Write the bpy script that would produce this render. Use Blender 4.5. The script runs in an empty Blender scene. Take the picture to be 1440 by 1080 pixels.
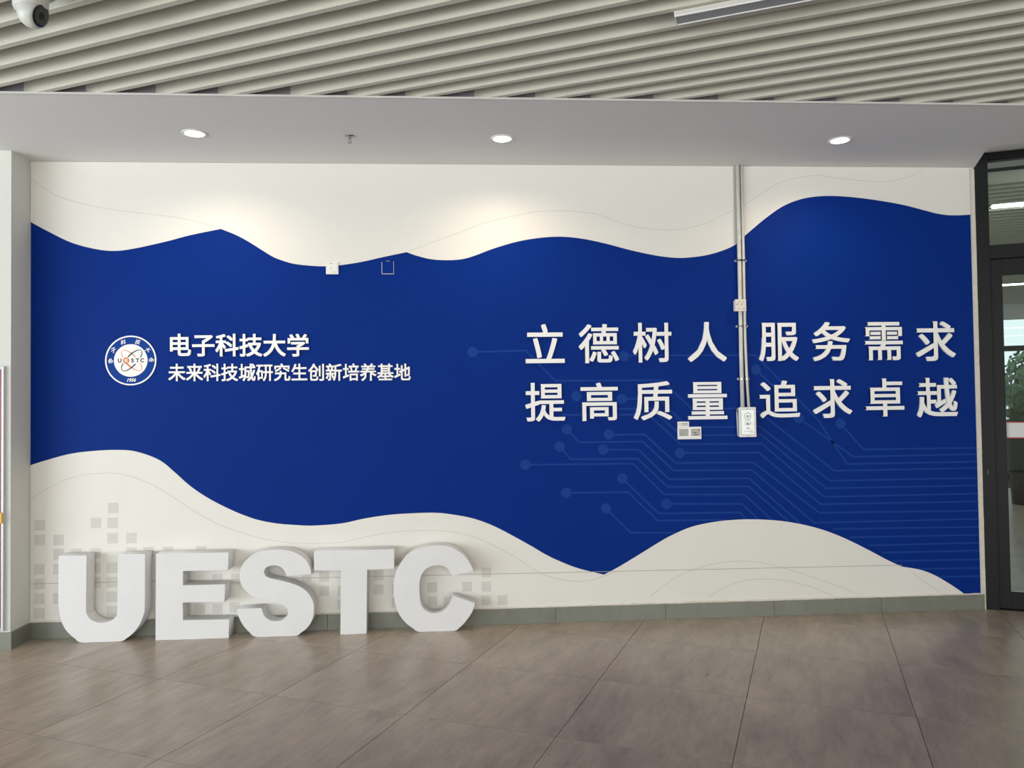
import bpy, bmesh, json, math, random
from mathutils import Vector, Matrix
random.seed(7)
sc = bpy.context.scene
COL = sc.collection
PI = math.pi

# ------------------------------------------------------------------ camera, sky, light, exposure
H, W = 3.2826, 6.8053                      # soffit height and length of the mural wall
cam = bpy.data.cameras.new('camera')
cam.sensor_fit = 'HORIZONTAL'; cam.sensor_width = 36.0
cam.lens = 1096.793 / 1440 * 36.0
cam.clip_start = 0.05; cam.clip_end = 200
cam_ob = bpy.data.objects.new('camera', cam); COL.objects.link(cam_ob)
_r, _u, _f = Vector((0.997879, -0.063786, -0.013024)), Vector((0.011465, -0.02475, 0.999628)), Vector((0.064084, 0.997657, 0.023966))
m4 = Matrix((( _r.x, _u.x, -_f.x, 2.9645), (_r.y, _u.y, -_f.y, -5.56627), (_r.z, _u.z, -_f.z, 1.56863), (0, 0, 0, 1)))
cam_ob.matrix_world = m4
sc.camera = cam_ob

world = bpy.data.worlds.new('sky'); sc.world = world; world.use_nodes = True
bg = world.node_tree.nodes['Background']
bg.inputs['Color'].default_value = (0.86, 0.93, 1.0, 1); bg.inputs['Strength'].default_value = 1.5

def area(name, loc, rot, sx, sy, power, color):
    l = bpy.data.lights.new(name, 'AREA'); l.shape = 'RECTANGLE'; l.size = sx; l.size_y = sy
    l.energy = power; l.color = color
    o = bpy.data.objects.new(name, l); COL.objects.link(o); o.location = loc; o.rotation_euler = rot
    return o
# daylight entering through the hall's glazed left side and the glazed front behind the photographer
area('window_daylight_left', (-4.5, -7.0, 1.35), (0, -PI/2 + 0.12, 0), 2.3, 9.0, 560, (0.90, 0.97, 1.0))
area('window_daylight_rear_left', (-0.9, -12.6, 1.4), (PI/2 - 0.05, 0, -0.15), 5.4, 2.3, 215, (1.0, 0.97, 0.93))
area('window_daylight_rear_right', (8.1, -12.6, 1.4), (PI/2 - 0.05, 0, 0.35), 5.0, 2.3, 310, (1.0, 0.96, 0.92))

sc.view_settings.view_transform = 'Standard'; sc.view_settings.look = 'None'
sc.view_settings.exposure = 0.0; sc.view_settings.gamma = 1.0
sc.view_settings.use_curve_mapping = False

# ------------------------------------------------------------------ helpers
TH = 0.42944
A = Vector((math.sin(TH), math.cos(TH), 0)); B = Vector((math.cos(TH), -math.sin(TH), 0))   # building grid
TS = 0.436
SA = Vector((math.sin(TS), math.cos(TS), 0)); SB = Vector((math.cos(TS), -math.sin(TS), 0)) # ceiling slat grid
D = json.loads(r'''{"top":[[-0.001,2.8622],[0.1145,2.7981],[0.2716,2.719],[0.4293,2.6743],[0.5587,2.6594],[0.6885,2.6742],[0.9106,2.724],[1.0757,2.7691],[1.2888,2.8144],[1.3977,2.7694],[1.4955,2.7141],[1.6277,2.6286],[1.6916,2.5983],[1.79,2.568],[1.9235,2.5526],[2.0226,2.5499],[2.1171,2.5574],[2.2619,2.5799],[2.4072,2.6127],[2.5818,2.6496],[2.6585,2.6226],[2.7592,2.5985],[2.8755,2.5918],[2.977,2.5993],[3.0687,2.6248],[3.1967,2.6733],[3.3713,2.7246],[3.5411,2.7529],[3.6959,2.7608],[3.8508,2.7454],[4.0216,2.7092],[4.198,2.6626],[4.37,2.6261],[4.5009,2.6089],[4.6061,2.6077],[4.7542,2.6258],[4.882,2.6622],[4.9784,2.7066],[5.0435,2.7668],[5.1303,2.8403],[5.239,2.9245],[5.3476,2.9932],[5.4776,3.0411],[5.6183,3.0627],[5.7643,3.0633],[5.943,3.0481],[6.1276,3.0223],[6.2691,2.9962],[6.4162,2.9594],[6.5255,2.933],[6.6355,2.9226],[6.7627,2.9283]],"bot":[[-0.0108,1.1791],[0.1164,1.2173],[0.2724,1.257],[0.429,1.2739],[0.5576,1.2781],[0.6866,1.2696],[0.8111,1.2296],[0.8926,1.1848],[0.9742,1.1119],[1.0704,1.0229],[1.1667,0.952],[1.2632,0.8942],[1.3745,0.8375],[1.4472,0.8063],[1.5346,0.7747],[1.6516,0.7488],[1.7786,0.7345],[1.911,0.7265],[2.1081,0.7369],[2.2716,0.7681],[2.4406,0.7893],[2.6052,0.7971],[2.7703,0.797],[2.9057,0.779],[3.0414,0.7483],[3.1721,0.6975],[3.308,0.6253],[3.4441,0.5463],[3.5451,0.4843],[3.6465,0.4337],[3.7787,0.3797],[3.9627,0.3292],[4.0717,0.3821],[4.244,0.4793],[4.3803,0.5574],[4.4674,0.6013],[4.6114,0.6567],[4.7886,0.6885],[4.964,0.7],[5.1223,0.6964],[5.2757,0.6821],[5.4345,0.6527],[5.5909,0.6082],[5.7473,0.545],[5.9065,0.4649],[6.0606,0.3816],[6.17,0.3289],[6.302,0.3041],[6.4128,0.2631],[6.5381,0.1893],[6.6634,0.1024]],"top_sharp":[8,19],"bot_sharp":[31,46],"wave":[[[0.019,3.1544],[0.1141,3.0805],[0.2238,3.0264],[0.4006,2.9773],[0.5925,2.943],[0.8336,2.9137],[1.042,2.8842],[1.2513,2.8294]],[[2.5984,2.6532],[2.7909,2.7296],[2.9639,2.791],[3.1685,2.8681],[3.3738,2.9148],[3.5593,2.9462],[3.7503,2.9467],[3.9418,2.9265],[4.0764,2.8802],[4.2531,2.8286],[4.4258,2.8132],[4.5837,2.8186],[4.7428,2.8554],[4.8496,2.9026],[4.9945,2.9711],[5.1022,3.0292],[5.2649,3.135],[5.4056,3.1885],[5.5894,3.2159],[5.7674,3.1957],[5.9842,3.1757],[6.1479,3.1765],[6.2966,3.2093],[6.4077,3.2579]],[[-0.0057,0.9454],[0.1166,1.0208],[0.2725,1.0909],[0.429,1.1172],[0.5909,1.1142],[0.7485,1.067],[0.9066,0.9804],[1.1084,0.8409],[1.2772,0.746],[1.4854,0.6672],[1.6997,0.6175],[1.8759,0.6033],[2.1071,0.6051],[2.2705,0.6385],[2.4693,0.6687],[2.6689,0.674],[2.8542,0.6647],[3.0399,0.6201],[3.2056,0.5406],[3.3414,0.4617],[3.4722,0.3727],[3.5937,0.319],[3.7466,0.2895],[3.88,0.296],[4.0558,0.352]],[[4.2954,0.1627],[4.4322,0.2656],[4.5478,0.3236],[4.6949,0.3708],[4.8527,0.3973],[4.9947,0.3988],[5.1526,0.3793],[5.3263,0.3284],[5.5215,0.2614],[5.6961,0.1946],[5.8712,0.1225]],[[4.7219,0.1453],[4.8332,0.2085],[4.9707,0.2559],[5.1133,0.2674],[5.2875,0.2523],[5.467,0.2062],[5.5884,0.1564],[5.6623,0.1234]],[[6.2473,0.2832],[6.359,0.2021],[6.4656,0.1263]]],"seam":[[-0.0047,0.3733],[6.173,0.3397]],"squares":[[0.0322,0.7361,0.1019,0.8086],[0.0323,0.6342,0.102,0.7066],[0.157,0.6314,0.2266,0.7037],[0.1571,0.5342,0.2267,0.6065],[0.0289,0.434,0.0985,0.5065],[0.1558,0.4323,0.2254,0.5046],[0.029,0.3352,0.0987,0.4077],[0.0292,0.2351,0.0988,0.3076],[0.156,0.2335,0.2255,0.3059],[0.0294,0.1336,0.0989,0.2061],[0.5202,0.8431,0.5896,0.9149],[0.4052,0.7428,0.4747,0.8148],[0.5159,0.7405,0.5853,0.8123],[0.5158,0.635,0.5852,0.7068],[0.6429,0.6336,0.7122,0.7053],[0.2751,0.5338,0.3446,0.606],[0.4014,0.5333,0.4708,0.6053],[0.4014,0.4359,0.4708,0.5079],[0.4014,0.3362,0.4707,0.4082],[0.5114,0.4332,0.5807,0.5051],[0.5113,0.3343,0.5806,0.4062],[0.5113,0.2346,0.5805,0.3065],[0.5112,0.1364,0.5805,0.2083],[0.6428,0.5344,0.712,0.6061],[0.7573,0.5332,0.8265,0.6048],[0.8894,0.534,0.9585,0.6054],[1.1124,0.5312,1.1814,0.6024],[1.2227,0.337,1.2915,0.408],[1.3484,0.3337,1.4171,0.4046],[1.1015,0.1343,1.1703,0.2056],[1.2219,0.131,1.2907,0.202],[1.3378,0.1375,1.4065,0.2085],[1.8304,0.3362,1.8988,0.4065],[1.953,0.335,2.0214,0.4052],[1.9523,0.235,2.0206,0.3052],[2.0801,0.2316,2.1483,0.3017],[2.0794,0.1365,2.1476,0.2066],[2.3304,0.3334,2.3984,0.4031],[2.3295,0.2339,2.3976,0.3036],[2.456,0.2356,2.524,0.3051],[2.4552,0.141,2.5231,0.2106],[2.7051,0.2389,2.7729,0.3082],[2.7041,0.1391,2.7718,0.2084],[2.8191,0.136,2.8867,0.2051],[2.9506,0.2375,3.0182,0.3064],[3.0877,0.3342,3.1552,0.403],[3.0865,0.2339,3.154,0.3027],[3.0853,0.1362,3.1528,0.205],[3.2013,0.1355,3.2687,0.2042]],"trace":[[[[3.0428,1.934]],[[3.0428,1.934],[3.4222,1.9409],[3.6344,1.7217],[4.4062,1.7182],[4.6275,1.5067],[5.0864,1.5057]]],[[[4.133,1.8935]],[[4.1331,1.8987],[5.1051,1.8924],[5.5641,1.4159],[5.7764,1.0865],[6.7877,1.0873]]],[[[5.7351,1.3822]],[[5.7351,1.3822],[5.9028,1.1917],[6.7907,1.1894]]],[[[5.42,1.4284]],[[5.42,1.4284],[5.8261,1.1393],[6.7893,1.1426]]],[[],[[5.0864,1.5057],[5.6786,1.0394],[6.7864,1.0399]]],[[[4.1123,1.5855]],[[4.1123,1.5855],[4.3777,1.5847],[4.5988,1.3732],[5.126,1.3704],[5.6448,0.9673],[6.7898,0.9662]]],[[],[[4.0904,1.514],[4.3243,1.5134],[4.5453,1.3148],[5.1354,1.3133],[5.614,0.9124],[6.7882,0.911]]],[[],[[3.677,1.4762],[4.3079,1.47],[4.5373,1.2532],[5.1393,1.246],[5.5992,0.8515],[6.7865,0.8506]]],[[[4.5325,1.1891]],[[4.5325,1.1891],[5.1167,1.1817],[5.5712,0.7977],[6.7848,0.7928]]],[[[4.0149,1.3308]],[[4.0149,1.3282],[4.2778,1.3267],[4.4983,1.1178],[5.0729,1.1126],[5.5591,0.7358],[6.7829,0.7246]]],[[[3.7115,1.3732]],[[3.7115,1.3732],[3.8026,1.278],[4.2629,1.2757],[4.4832,1.0642],[5.0611,1.0561],[5.5201,0.6642],[6.7811,0.6638]]],[[[3.9719,1.2242]],[[3.9719,1.2242],[4.2307,1.2173],[4.4486,1.0007],[5.0387,0.9971],[5.7116,0.3957]]],[[[3.6583,1.2498]],[[3.6583,1.2498],[3.7365,1.1579],[4.2244,1.1534],[4.4372,0.9467],[5.0375,0.9378],[5.6997,0.3443]]],[[[3.4092,1.1241]],[[3.4092,1.1241],[4.1875,1.1182],[4.4123,0.8924],[5.0046,0.8787],[5.5402,0.3795]]],[[[4.4267,0.824]],[[4.4267,0.824],[4.9821,0.8128],[5.3818,0.4351]]],[[[4.108,1.015]],[[4.108,1.015],[4.3682,0.7568],[4.965,0.7514],[5.2238,0.4906]]],[[[3.6996,0.9187]],[[3.6996,0.9187],[4.1478,0.9146],[4.3605,0.7059],[4.8587,0.6998]]],[[[3.9857,0.8008]],[[3.9857,0.8008],[4.1636,0.6238],[4.5428,0.6148]]],[[[3.785,1.6101]],[[3.785,1.6101],[3.787,1.605]]],[[[5.1082,1.7858]],[[5.1082,1.7858],[5.3272,1.5753]]],[[],[[5.6525,0.6145],[6.7795,0.6056]]],[[],[[5.785,0.5518],[6.7778,0.5464]]],[[],[[5.9178,0.489],[6.7761,0.4888]]],[[],[[6.0242,0.4344],[6.7745,0.4312]]],[[],[[6.1035,0.3701],[6.7726,0.3658]]],[[],[[6.183,0.3083],[6.7763,0.303]]],[[],[[6.3439,0.2467],[6.7746,0.2429]]]],"chars":[["立",3.421,1.849,3.702,2.1281],["德",3.8061,1.8453,4.0953,2.1255],["树",4.1998,1.8466,4.4817,2.1333],["人",4.6024,1.8478,4.8874,2.1359],["服",5.1307,1.8479,5.4249,2.1272],["务",5.5311,1.8441,5.8123,2.13],["需",5.9297,1.8455,6.2138,2.1274],["求",6.318,1.8365,6.6191,2.1301],["提",3.4154,1.4316,3.701,1.7082],["高",3.8126,1.4309,4.0831,1.7039],["质",4.198,1.4305,4.4793,1.7097],["量",4.5946,1.4299,4.884,1.7],["追",5.1273,1.4326,5.4261,1.7043],["求",5.5269,1.4269,5.8184,1.7104],["卓",5.9249,1.4317,6.2139,1.7112],["越",6.3152,1.4209,6.624,1.712]],"line1":[[0.9258,1.9999],[1.8999,1.9893],[0.9232,1.923],[0.9236,2.0768]],"line2":[[0.9278,1.809],[2.605,1.7939],[0.9277,1.7496],[0.9279,1.8685]],"logo":[[0.6754,1.8957],[0.5031,1.8973],[0.8485,1.894]],"U":[[0.2563,0.5777],[0.2552,0.2848],[0.2607,0.2112],[0.2771,0.1373],[0.3098,0.0768],[0.3609,0.0263],[0.4189,-0.005],[0.6446,-0.0053],[0.7029,0.0188],[0.7511,0.0594],[0.789,0.1144],[0.8119,0.1771],[0.8182,0.2332],[0.8208,0.5774],[0.6437,0.5783],[0.6379,0.2069],[0.6255,0.1616],[0.5967,0.1344],[0.5419,0.1235],[0.494,0.132],[0.4584,0.1562],[0.4407,0.1883],[0.4359,0.227],[0.4393,0.5772]],"E":[[0.8917,0.577],[1.3718,0.5776],[1.3678,0.4547],[1.0695,0.4577],[1.0679,0.3623],[1.3479,0.3615],[1.3439,0.2425],[1.0675,0.2456],[1.0672,0.1284],[1.3734,0.1247],[1.3708,-0.0062],[0.8871,-0.0026]],"S":[[1.9253,0.4148],[1.9171,0.458],[1.894,0.5051],[1.8574,0.5432],[1.8081,0.5717],[1.7446,0.5875],[1.674,0.5914],[1.6035,0.5839],[1.5401,0.5641],[1.4908,0.5262],[1.4555,0.4773],[1.4433,0.4207],[1.4514,0.3672],[1.4758,0.3239],[1.5177,0.2872],[1.5737,0.2592],[1.6439,0.2408],[1.7001,0.2285],[1.7423,0.2073],[1.7633,0.1804],[1.7645,0.1518],[1.7453,0.124],[1.7135,0.1071],[1.6713,0.107],[1.6327,0.1203],[1.6047,0.1496],[1.5888,0.1998],[1.4226,0.1905],[1.4364,0.144],[1.4607,0.0936],[1.5025,0.0427],[1.5653,0.0017],[1.7939,-0.0021],[1.8541,0.0245],[1.9038,0.0657],[1.9325,0.1218],[1.9401,0.1929],[1.9298,0.2432],[1.8983,0.2941],[1.8561,0.3296],[1.7997,0.3561],[1.7433,0.3734],[1.6799,0.3894],[1.6377,0.4012],[1.6146,0.4197],[1.6063,0.4434],[1.617,0.4673],[1.6452,0.4809],[1.6875,0.4833],[1.7227,0.4688],[1.7458,0.4411],[1.759,0.4086]],"Tee":[[1.9427,0.5733],[2.4856,0.5763],[2.4843,0.4394],[2.3015,0.437],[2.2942,-0.0016],[2.1161,0.0019],[2.123,0.4382],[1.9418,0.443]],"C":[[3.0318,0.4104],[3.0105,0.458],[2.9748,0.5133],[2.9172,0.5619],[2.8594,0.5865],[2.7943,0.5954],[2.7146,0.5901],[2.6422,0.5687],[2.5769,0.5307],[2.526,0.4743],[2.493,0.4067],[2.48,0.3207],[2.4842,0.2343],[2.5085,0.1474],[2.551,0.0814],[2.608,0.033],[2.6653,0.0046],[2.8711,0.0009],[2.933,0.03],[2.9843,0.0826],[3.0213,0.1392],[3.038,0.193],[2.8861,0.2444],[2.8696,0.1943],[2.8402,0.1555],[2.8038,0.1349],[2.764,0.1289],[2.7208,0.1374],[2.685,0.1637],[2.6638,0.2075],[2.6572,0.2725],[2.6578,0.3302],[2.6692,0.3876],[2.6949,0.4266],[2.7313,0.4509],[2.7783,0.459],[2.8217,0.4521],[2.8577,0.4259],[2.8754,0.3928],[2.9044,0.387]]}''')

def link(o): COL.objects.link(o); return o
def tag(o, label=None, cat=None, group=None, kind=None):
    if label: o['label'] = label
    if cat: o['category'] = cat
    if group: o['group'] = group
    if kind: o['kind'] = kind
    return o
def empty(name, loc=(0, 0, 0), rz=0.0):
    o = bpy.data.objects.new(name, None); link(o); o.location = loc; o.rotation_euler = (0, 0, rz)
    o.empty_display_size = 0.1
    return o
def srgb(r, g, b):
    f = lambda c: (c/255/12.92) if c/255 <= 0.04045 else ((c/255 + 0.055)/1.055)**2.4
    return (f(r), f(g), f(b), 1)
def mat(name, color, rough=0.5, metal=0.0, spec=0.5, var=0.0, vscale=6.0, bump=0.0, bscale=80.0, emit=None, estr=0.0, coat=0.0, stretch=None):
    m = bpy.data.materials.new(name); m.use_nodes = True
    nt = m.node_tree; n = nt.nodes; b = n['Principled BSDF']
    b.inputs['Base Color'].default_value = color
    b.inputs['Roughness'].default_value = rough
    b.inputs['Metallic'].default_value = metal
    b.inputs['Specular IOR Level'].default_value = spec
    if coat: b.inputs['Coat Weight'].default_value = coat; b.inputs['Coat Roughness'].default_value = 0.15
    if emit: b.inputs['Emission Color'].default_value = emit; b.inputs['Emission Strength'].default_value = estr
    tc = n.new('ShaderNodeTexCoord'); mp = n.new('ShaderNodeMapping')
    nt.links.new(tc.outputs['Object'], mp.inputs['Vector'])
    if stretch: mp.inputs['Scale'].default_value = stretch
    if var:
        nz = n.new('ShaderNodeTexNoise'); nz.inputs['Scale'].default_value = vscale; nz.inputs['Detail'].default_value = 6
        nt.links.new(mp.outputs['Vector'], nz.inputs['Vector'])
        rp = n.new('ShaderNodeMapRange'); rp.inputs['From Min'].default_value = 0.3; rp.inputs['From Max'].default_value = 0.7
        rp.inputs['To Min'].default_value = 1 - var; rp.inputs['To Max'].default_value = 1 + var
        nt.links.new(nz.outputs['Fac'], rp.inputs['Value'])
        vm = n.new('ShaderNodeVectorMath'); vm.operation = 'SCALE'; vm.inputs[0].default_value = color[:3]
        nt.links.new(rp.outputs['Result'], vm.inputs['Scale'])
        nt.links.new(vm.outputs['Vector'], b.inputs['Base Color'])
    if bump:
        nb = n.new('ShaderNodeTexNoise'); nb.inputs['Scale'].default_value = bscale; nb.inputs['Detail'].default_value = 4
        nt.links.new(mp.outputs['Vector'], nb.inputs['Vector'])
        bp = n.new('ShaderNodeBump'); bp.inputs['Strength'].default_value = bump; bp.inputs['Distance'].default_value = 0.004
        nt.links.new(nb.outputs['Fac'], bp.inputs['Height']); nt.links.new(bp.outputs['Normal'], b.inputs['Normal'])
    return m

def tile_mat(name, base, amp=0.16, rough=0.36):
    """cement-look porcelain: blotches stretched along the tile's long grain, slight tone change per tile"""
    m = bpy.data.materials.new(name); m.use_nodes = True
    nt = m.node_tree; n = nt.nodes; b = n['Principled BSDF']; L = nt.links.new; b.inputs['Specular IOR Level'].default_value = 0.8
    tc = n.new('ShaderNodeTexCoord'); mp = n.new('ShaderNodeMapping')
    mp.inputs['Rotation'].default_value = (0, 0, TH)
    L(tc.outputs['Object'], mp.inputs['Vector'])
    oi = n.new('ShaderNodeObjectInfo')
    off = n.new('ShaderNodeVectorMath'); off.operation = 'ADD'
    sc3 = n.new('ShaderNodeVectorMath'); sc3.operation = 'SCALE'; sc3.inputs[0].default_value = (13.0, 7.0, 3.0)
    L(oi.outputs['Random'], sc3.inputs['Scale']); L(mp.outputs['Vector'], off.inputs[0]); L(sc3.outputs['Vector'], off.inputs[1])
    def noise(scale, st, det=5):
        q = n.new('ShaderNodeVectorMath'); q.operation = 'MULTIPLY'; q.inputs[1].default_value = st
        L(off.outputs['Vector'], q.inputs[0])
        z = n.new('ShaderNodeTexNoise'); z.inputs['Scale'].default_value = scale; z.inputs['Detail'].default_value = det; z.inputs['Roughness'].default_value = 0.62
        L(q.outputs['Vector'], z.inputs['Vector']); return z.outputs['Fac']
    a1 = noise(3.2, (2.2, 0.7, 1)); a2 = noise(11, (2.6, 0.6, 1), 7); a3 = noise(60, (1, 1, 1), 3)
    def ma(op, x, y):
        k = n.new('ShaderNodeMath'); k.operation = op
        for i, v in enumerate((x, y)):
            if isinstance(v, (int, float)): k.inputs[i].default_value = v
            else: L(v, k.inputs[i])
        return k.outputs[0]
    s = ma('ADD', ma('MULTIPLY', ma('SUBTRACT', a1, 0.5), amp*4.2), ma('MULTIPLY', ma('SUBTRACT', a2, 0.5), amp*3.2))
    s = ma('ADD', s, ma('MULTIPLY', ma('SUBTRACT', a3, 0.5), amp*0.8))
    s = ma('ADD', s, ma('MULTIPLY', ma('SUBTRACT', oi.outputs['Random'], 0.5), 0.07))
    s = ma('ADD', s, 1.0)
    vm = n.new('ShaderNodeVectorMath'); vm.operation = 'SCALE'; vm.inputs[0].default_value = base[:3]
    L(s, vm.inputs['Scale']); L(vm.outputs['Vector'], b.inputs['Base Color'])
    L(ma('ADD', ma('MULTIPLY', a2, 0.16), rough - 0.08), b.inputs['Roughness'])
    bp = n.new('ShaderNodeBump'); bp.inputs['Strength'].default_value = 0.03; bp.inputs['Distance'].default_value = 0.001
    L(a2, bp.inputs['Height']); L(bp.outputs['Normal'], b.inputs['Normal'])
    return m

def obj(name, bm, m, parent=None, smooth=False, kind=None):
    me = bpy.data.meshes.new(name)
    bmesh.ops.recalc_face_normals(bm, faces=bm.faces)
    bm.to_mesh(me); bm.free(); me.materials.append(m)
    if smooth:
        for p_ in me.polygons: p_.use_smooth = True
    o = bpy.data.objects.new(name, me); link(o)
    if parent: o.parent = parent
    if kind: o['kind'] = kind
    return o
def add_box(bm, x0, x1, y0, y1, z0, z1, bevel=0.0):
    r = bmesh.ops.create_cube(bm, size=1.0)
    vs = r['verts']
    bmesh.ops.scale(bm, vec=(x1-x0, y1-y0, z1-z0), verts=vs)
    bmesh.ops.translate(bm, vec=((x0+x1)/2, (y0+y1)/2, (z0+z1)/2), verts=vs)
    if bevel:
        es = list({e for v in vs for e in v.link_edges})
        bmesh.ops.bevel(bm, geom=es, offset=bevel, segments=2, affect='EDGES', profile=0.5)
    return bm
def box(name, m, x0, x1, y0, y1, z0, z1, parent=None, bevel=0.0, kind=None):
    return obj(name, add_box(bmesh.new(), x0, x1, y0, y1, z0, z1, bevel), m, parent, kind=kind)
def prism(bm, pts, d, up=Vector((0, 0, 1)), closed=True):
    """pts: list of 3-vectors of one face; d: thickness vector"""
    a = [bm.verts.new(p_) for p_ in pts]; c = [bm.verts.new(Vector(p_) + Vector(d)) for p_ in pts]
    f1 = bm.faces.new(a); f2 = bm.faces.new(list(reversed(c)))
    n_ = len(pts)
    for i in range(n_): bm.faces.new((a[i], c[i], c[(i+1) % n_], a[(i+1) % n_]))
    return f1, f2
def add_cyl(bm, p0, p1, r0, r1=None, seg=20, caps=True):
    p0, p1 = Vector(p0), Vector(p1); r1 = r0 if r1 is None else r1
    ax = (p1 - p0); ln = ax.length
    mt = Matrix.Translation((p0 + p1)/2) @ ax.to_track_quat('Z', 'Y').to_matrix().to_4x4()
    bmesh.ops.create_cone(bm, cap_ends=caps, cap_tris=False, segments=seg, radius1=r0, radius2=r1, depth=ln, matrix=mt)
    return bm
def add_tube(bm, pts, r, seg=12):
    pts = [Vector(q) for q in pts]
    rings = []
    for i, q in enumerate(pts):
        d = (pts[min(i+1, len(pts)-1)] - pts[max(i-1, 0)]).normalized()
        e1 = d.orthogonal().normalized() if abs(d.z) < 0.9 else Vector((1, 0, 0)) - d*d.x
        e1.normalize(); e2 = d.cross(e1)
        rings.append([bm.verts.new(q + r*(math.cos(t)*e1 + math.sin(t)*e2)) for t in [2*PI*k/seg for k in range(seg)]])
    for a, c in zip(rings, rings[1:]):
        for k in range(seg): bm.faces.new((a[k], a[(k+1) % seg], c[(k+1) % seg], c[k]))
    bm.faces.new(rings[0]); bm.faces.new(list(reversed(rings[-1])))
    return bm
def add_lathe(bm, prof, c=(0, 0, 0), seg=32, rot=None):
    """prof: (radius, height) pairs, revolved about local z"""
    rings = []
    R_ = rot or Matrix.Identity(3)
    for r, z in prof:
        if r < 1e-6: rings.append([bm.verts.new(Vector(c) + R_ @ Vector((0, 0, z)))])
        else: rings.append([bm.verts.new(Vector(c) + R_ @ Vector((r*math.cos(2*PI*k/seg), r*math.sin(2*PI*k/seg), z))) for k in range(seg)])
    for a, c_ in zip(rings, rings[1:]):
        for k in range(seg):
            k2 = (k+1) % seg
            if len(a) == 1 and len(c_) == 1: continue
            if len(a) == 1: bm.faces.new((a[0], c_[k2], c_[k]))
            elif len(c_) == 1: bm.faces.new((a[k], a[k2], c_[0]))
            else: bm.faces.new((a[k], a[k2], c_[k2], c_[k]))
    return bm
def catmull(pts, closed, sharp_deg=38, sharp=None, sub=5):
    """smooth a 2-D polyline, keeping its corners"""
    n_ = len(pts); P = [Vector(q) for q in pts]; out = []
    def isharp(i):
        if not closed and i in (0, n_-1): return True
        if sharp is not None: return i in sharp
        a = P[i] - P[i-1]; b_ = P[(i+1) % n_] - P[i]
        return a.angle(b_) > math.radians(sharp_deg)
    S_ = [isharp(i) for i in range(n_)]
    last = n_ if closed else n_-1
    for i in range(last):
        p1, p2 = P[i], P[(i+1) % n_]
        p0 = P[i-1] if not S_[i] else p1*2 - p2
        p3 = P[(i+2) % n_] if not S_[(i+1) % n_] else p2*2 - p1
        if S_[i] and S_[(i+1) % n_]: out.append(p1.copy()); continue
        for k in range(sub):
            t = k/sub
            out.append(0.5*((2*p1) + (p2-p0)*t + (2*p0-5*p1+4*p2-p3)*t*t + (3*p1-p0-3*p2+p3)*t**3))
    if not closed: out.append(P[-1].copy())
    return [(v.x, v.y) for v in out]
DG = None
def curve_mesh(cu, name):
    """evaluate a temporary 2-D curve or text into a mesh"""
    t = bpy.data.objects.new('temp', cu); COL.objects.link(t)
    dg = bpy.context.evaluated_depsgraph_get(); dg.update()
    me = bpy.data.meshes.new_from_object(t.evaluated_get(dg))
    bpy.data.objects.remove(t); me.name = name
    return me
def outline(name, loops, y_front, y_back, m, parent=None, bevel=0.0):
    """2-D loops (x,z) filled and extruded between two y planes"""
    cu = bpy.data.curves.new('temp', 'CURVE'); cu.dimensions = '2D'; cu.fill_mode = 'BOTH'
    dep = abs(y_back - y_front)
    cu.extrude = dep/2 - bevel; cu.bevel_depth = bevel; cu.bevel_resolution = 1; cu.offset = -bevel
    for lp in loops:
        s = cu.splines.new('POLY'); s.points.add(len(lp)-1); s.use_cyclic_u = True
        for k, (x, z) in enumerate(lp): s.points[k].co = (x, z, 0, 1)
    me = curve_mesh(cu, name); bpy.data.curves.remove(cu)
    yc = (y_front + y_back)/2
    me.transform(Matrix(((1, 0, 0, 0), (0, 0, -1, yc), (0, 1, 0, 0), (0, 0, 0, 1))))
    me.materials.clear(); me.materials.append(m)
    o = bpy.data.objects.new(name, me); link(o)
    if parent: o.parent = parent
    return o
def glyph_mesh(name, body, weight, shear=0.0):
    """built-in font outline, emboldened by uniting slightly shifted copies (em units, z in -0.5..0.5)"""
    cu = bpy.data.curves.new('temp', 'FONT'); cu.body = body; cu.size = 1.0; cu.shear = shear
    cu.extrude = 0.5; cu.resolution_u = 4
    me = curve_mesh(cu, name); bpy.data.curves.remove(cu)
    if weight:
        vs = [v.co.copy() for v in me.vertices]; fs = [tuple(p_.vertices) for p_ in me.polygons]; n_ = len(vs)
        V_, F_ = [], []
        for k in range(8):
            dx, dy = [weight*v for v in ((-1, -1), (1, 1), (-1, 1), (1, -1), (0, 1), (0, -1), (1, 0), (-1, 0))[k]]; q = 0.5 - 0.004*k
            V_ += [(v.x+dx, v.y+dy, q if v.z > 0 else -0.5) for v in vs]
            F_ += [tuple(i + n_*k for i in f) for f in fs]
        bpy.data.meshes.remove(me); me = bpy.data.meshes.new(name); me.from_pydata(V_, [], F_)
    return me
def text_mesh(name, body, m, parent=None, bbox=None, center=None, height=None, y=-0.001, depth=0.002, weight=0.0, shear=0.0, rot=0.0):
    """lettering in the built-in font standing in the x-z plane; bbox = x0,z0,x1,z1 of the ink"""
    me = glyph_mesh(name, body, weight, shear)
    xs = [v.co.x for v in me.vertices]; ys = [v.co.y for v in me.vertices]
    x0, x1, y0, y1 = min(xs), max(xs), min(ys), max(ys)
    if bbox:
        sx = (bbox[2]-bbox[0])/(x1-x0); sz = (bbox[3]-bbox[1])/(y1-y0); cx, cz = (bbox[0]+bbox[2])/2, (bbox[1]+bbox[3])/2
    else:
        sx = sz = height/(y1-y0); cx, cz = center
    c_, s_ = math.cos(rot), math.sin(rot)
    for v in me.vertices:
        a = (v.co.x-(x0+x1)/2)*sx; b_ = (v.co.y-(y0+y1)/2)*sz
        v.co = (cx + a*c_ - b_*s_, y - depth*(v.co.z + 0.5), cz + a*s_ + b_*c_)
    me.materials.clear(); me.materials.append(m)
    o = bpy.data.objects.new(name, me); link(o)
    if parent: o.parent = parent
    return o

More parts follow.
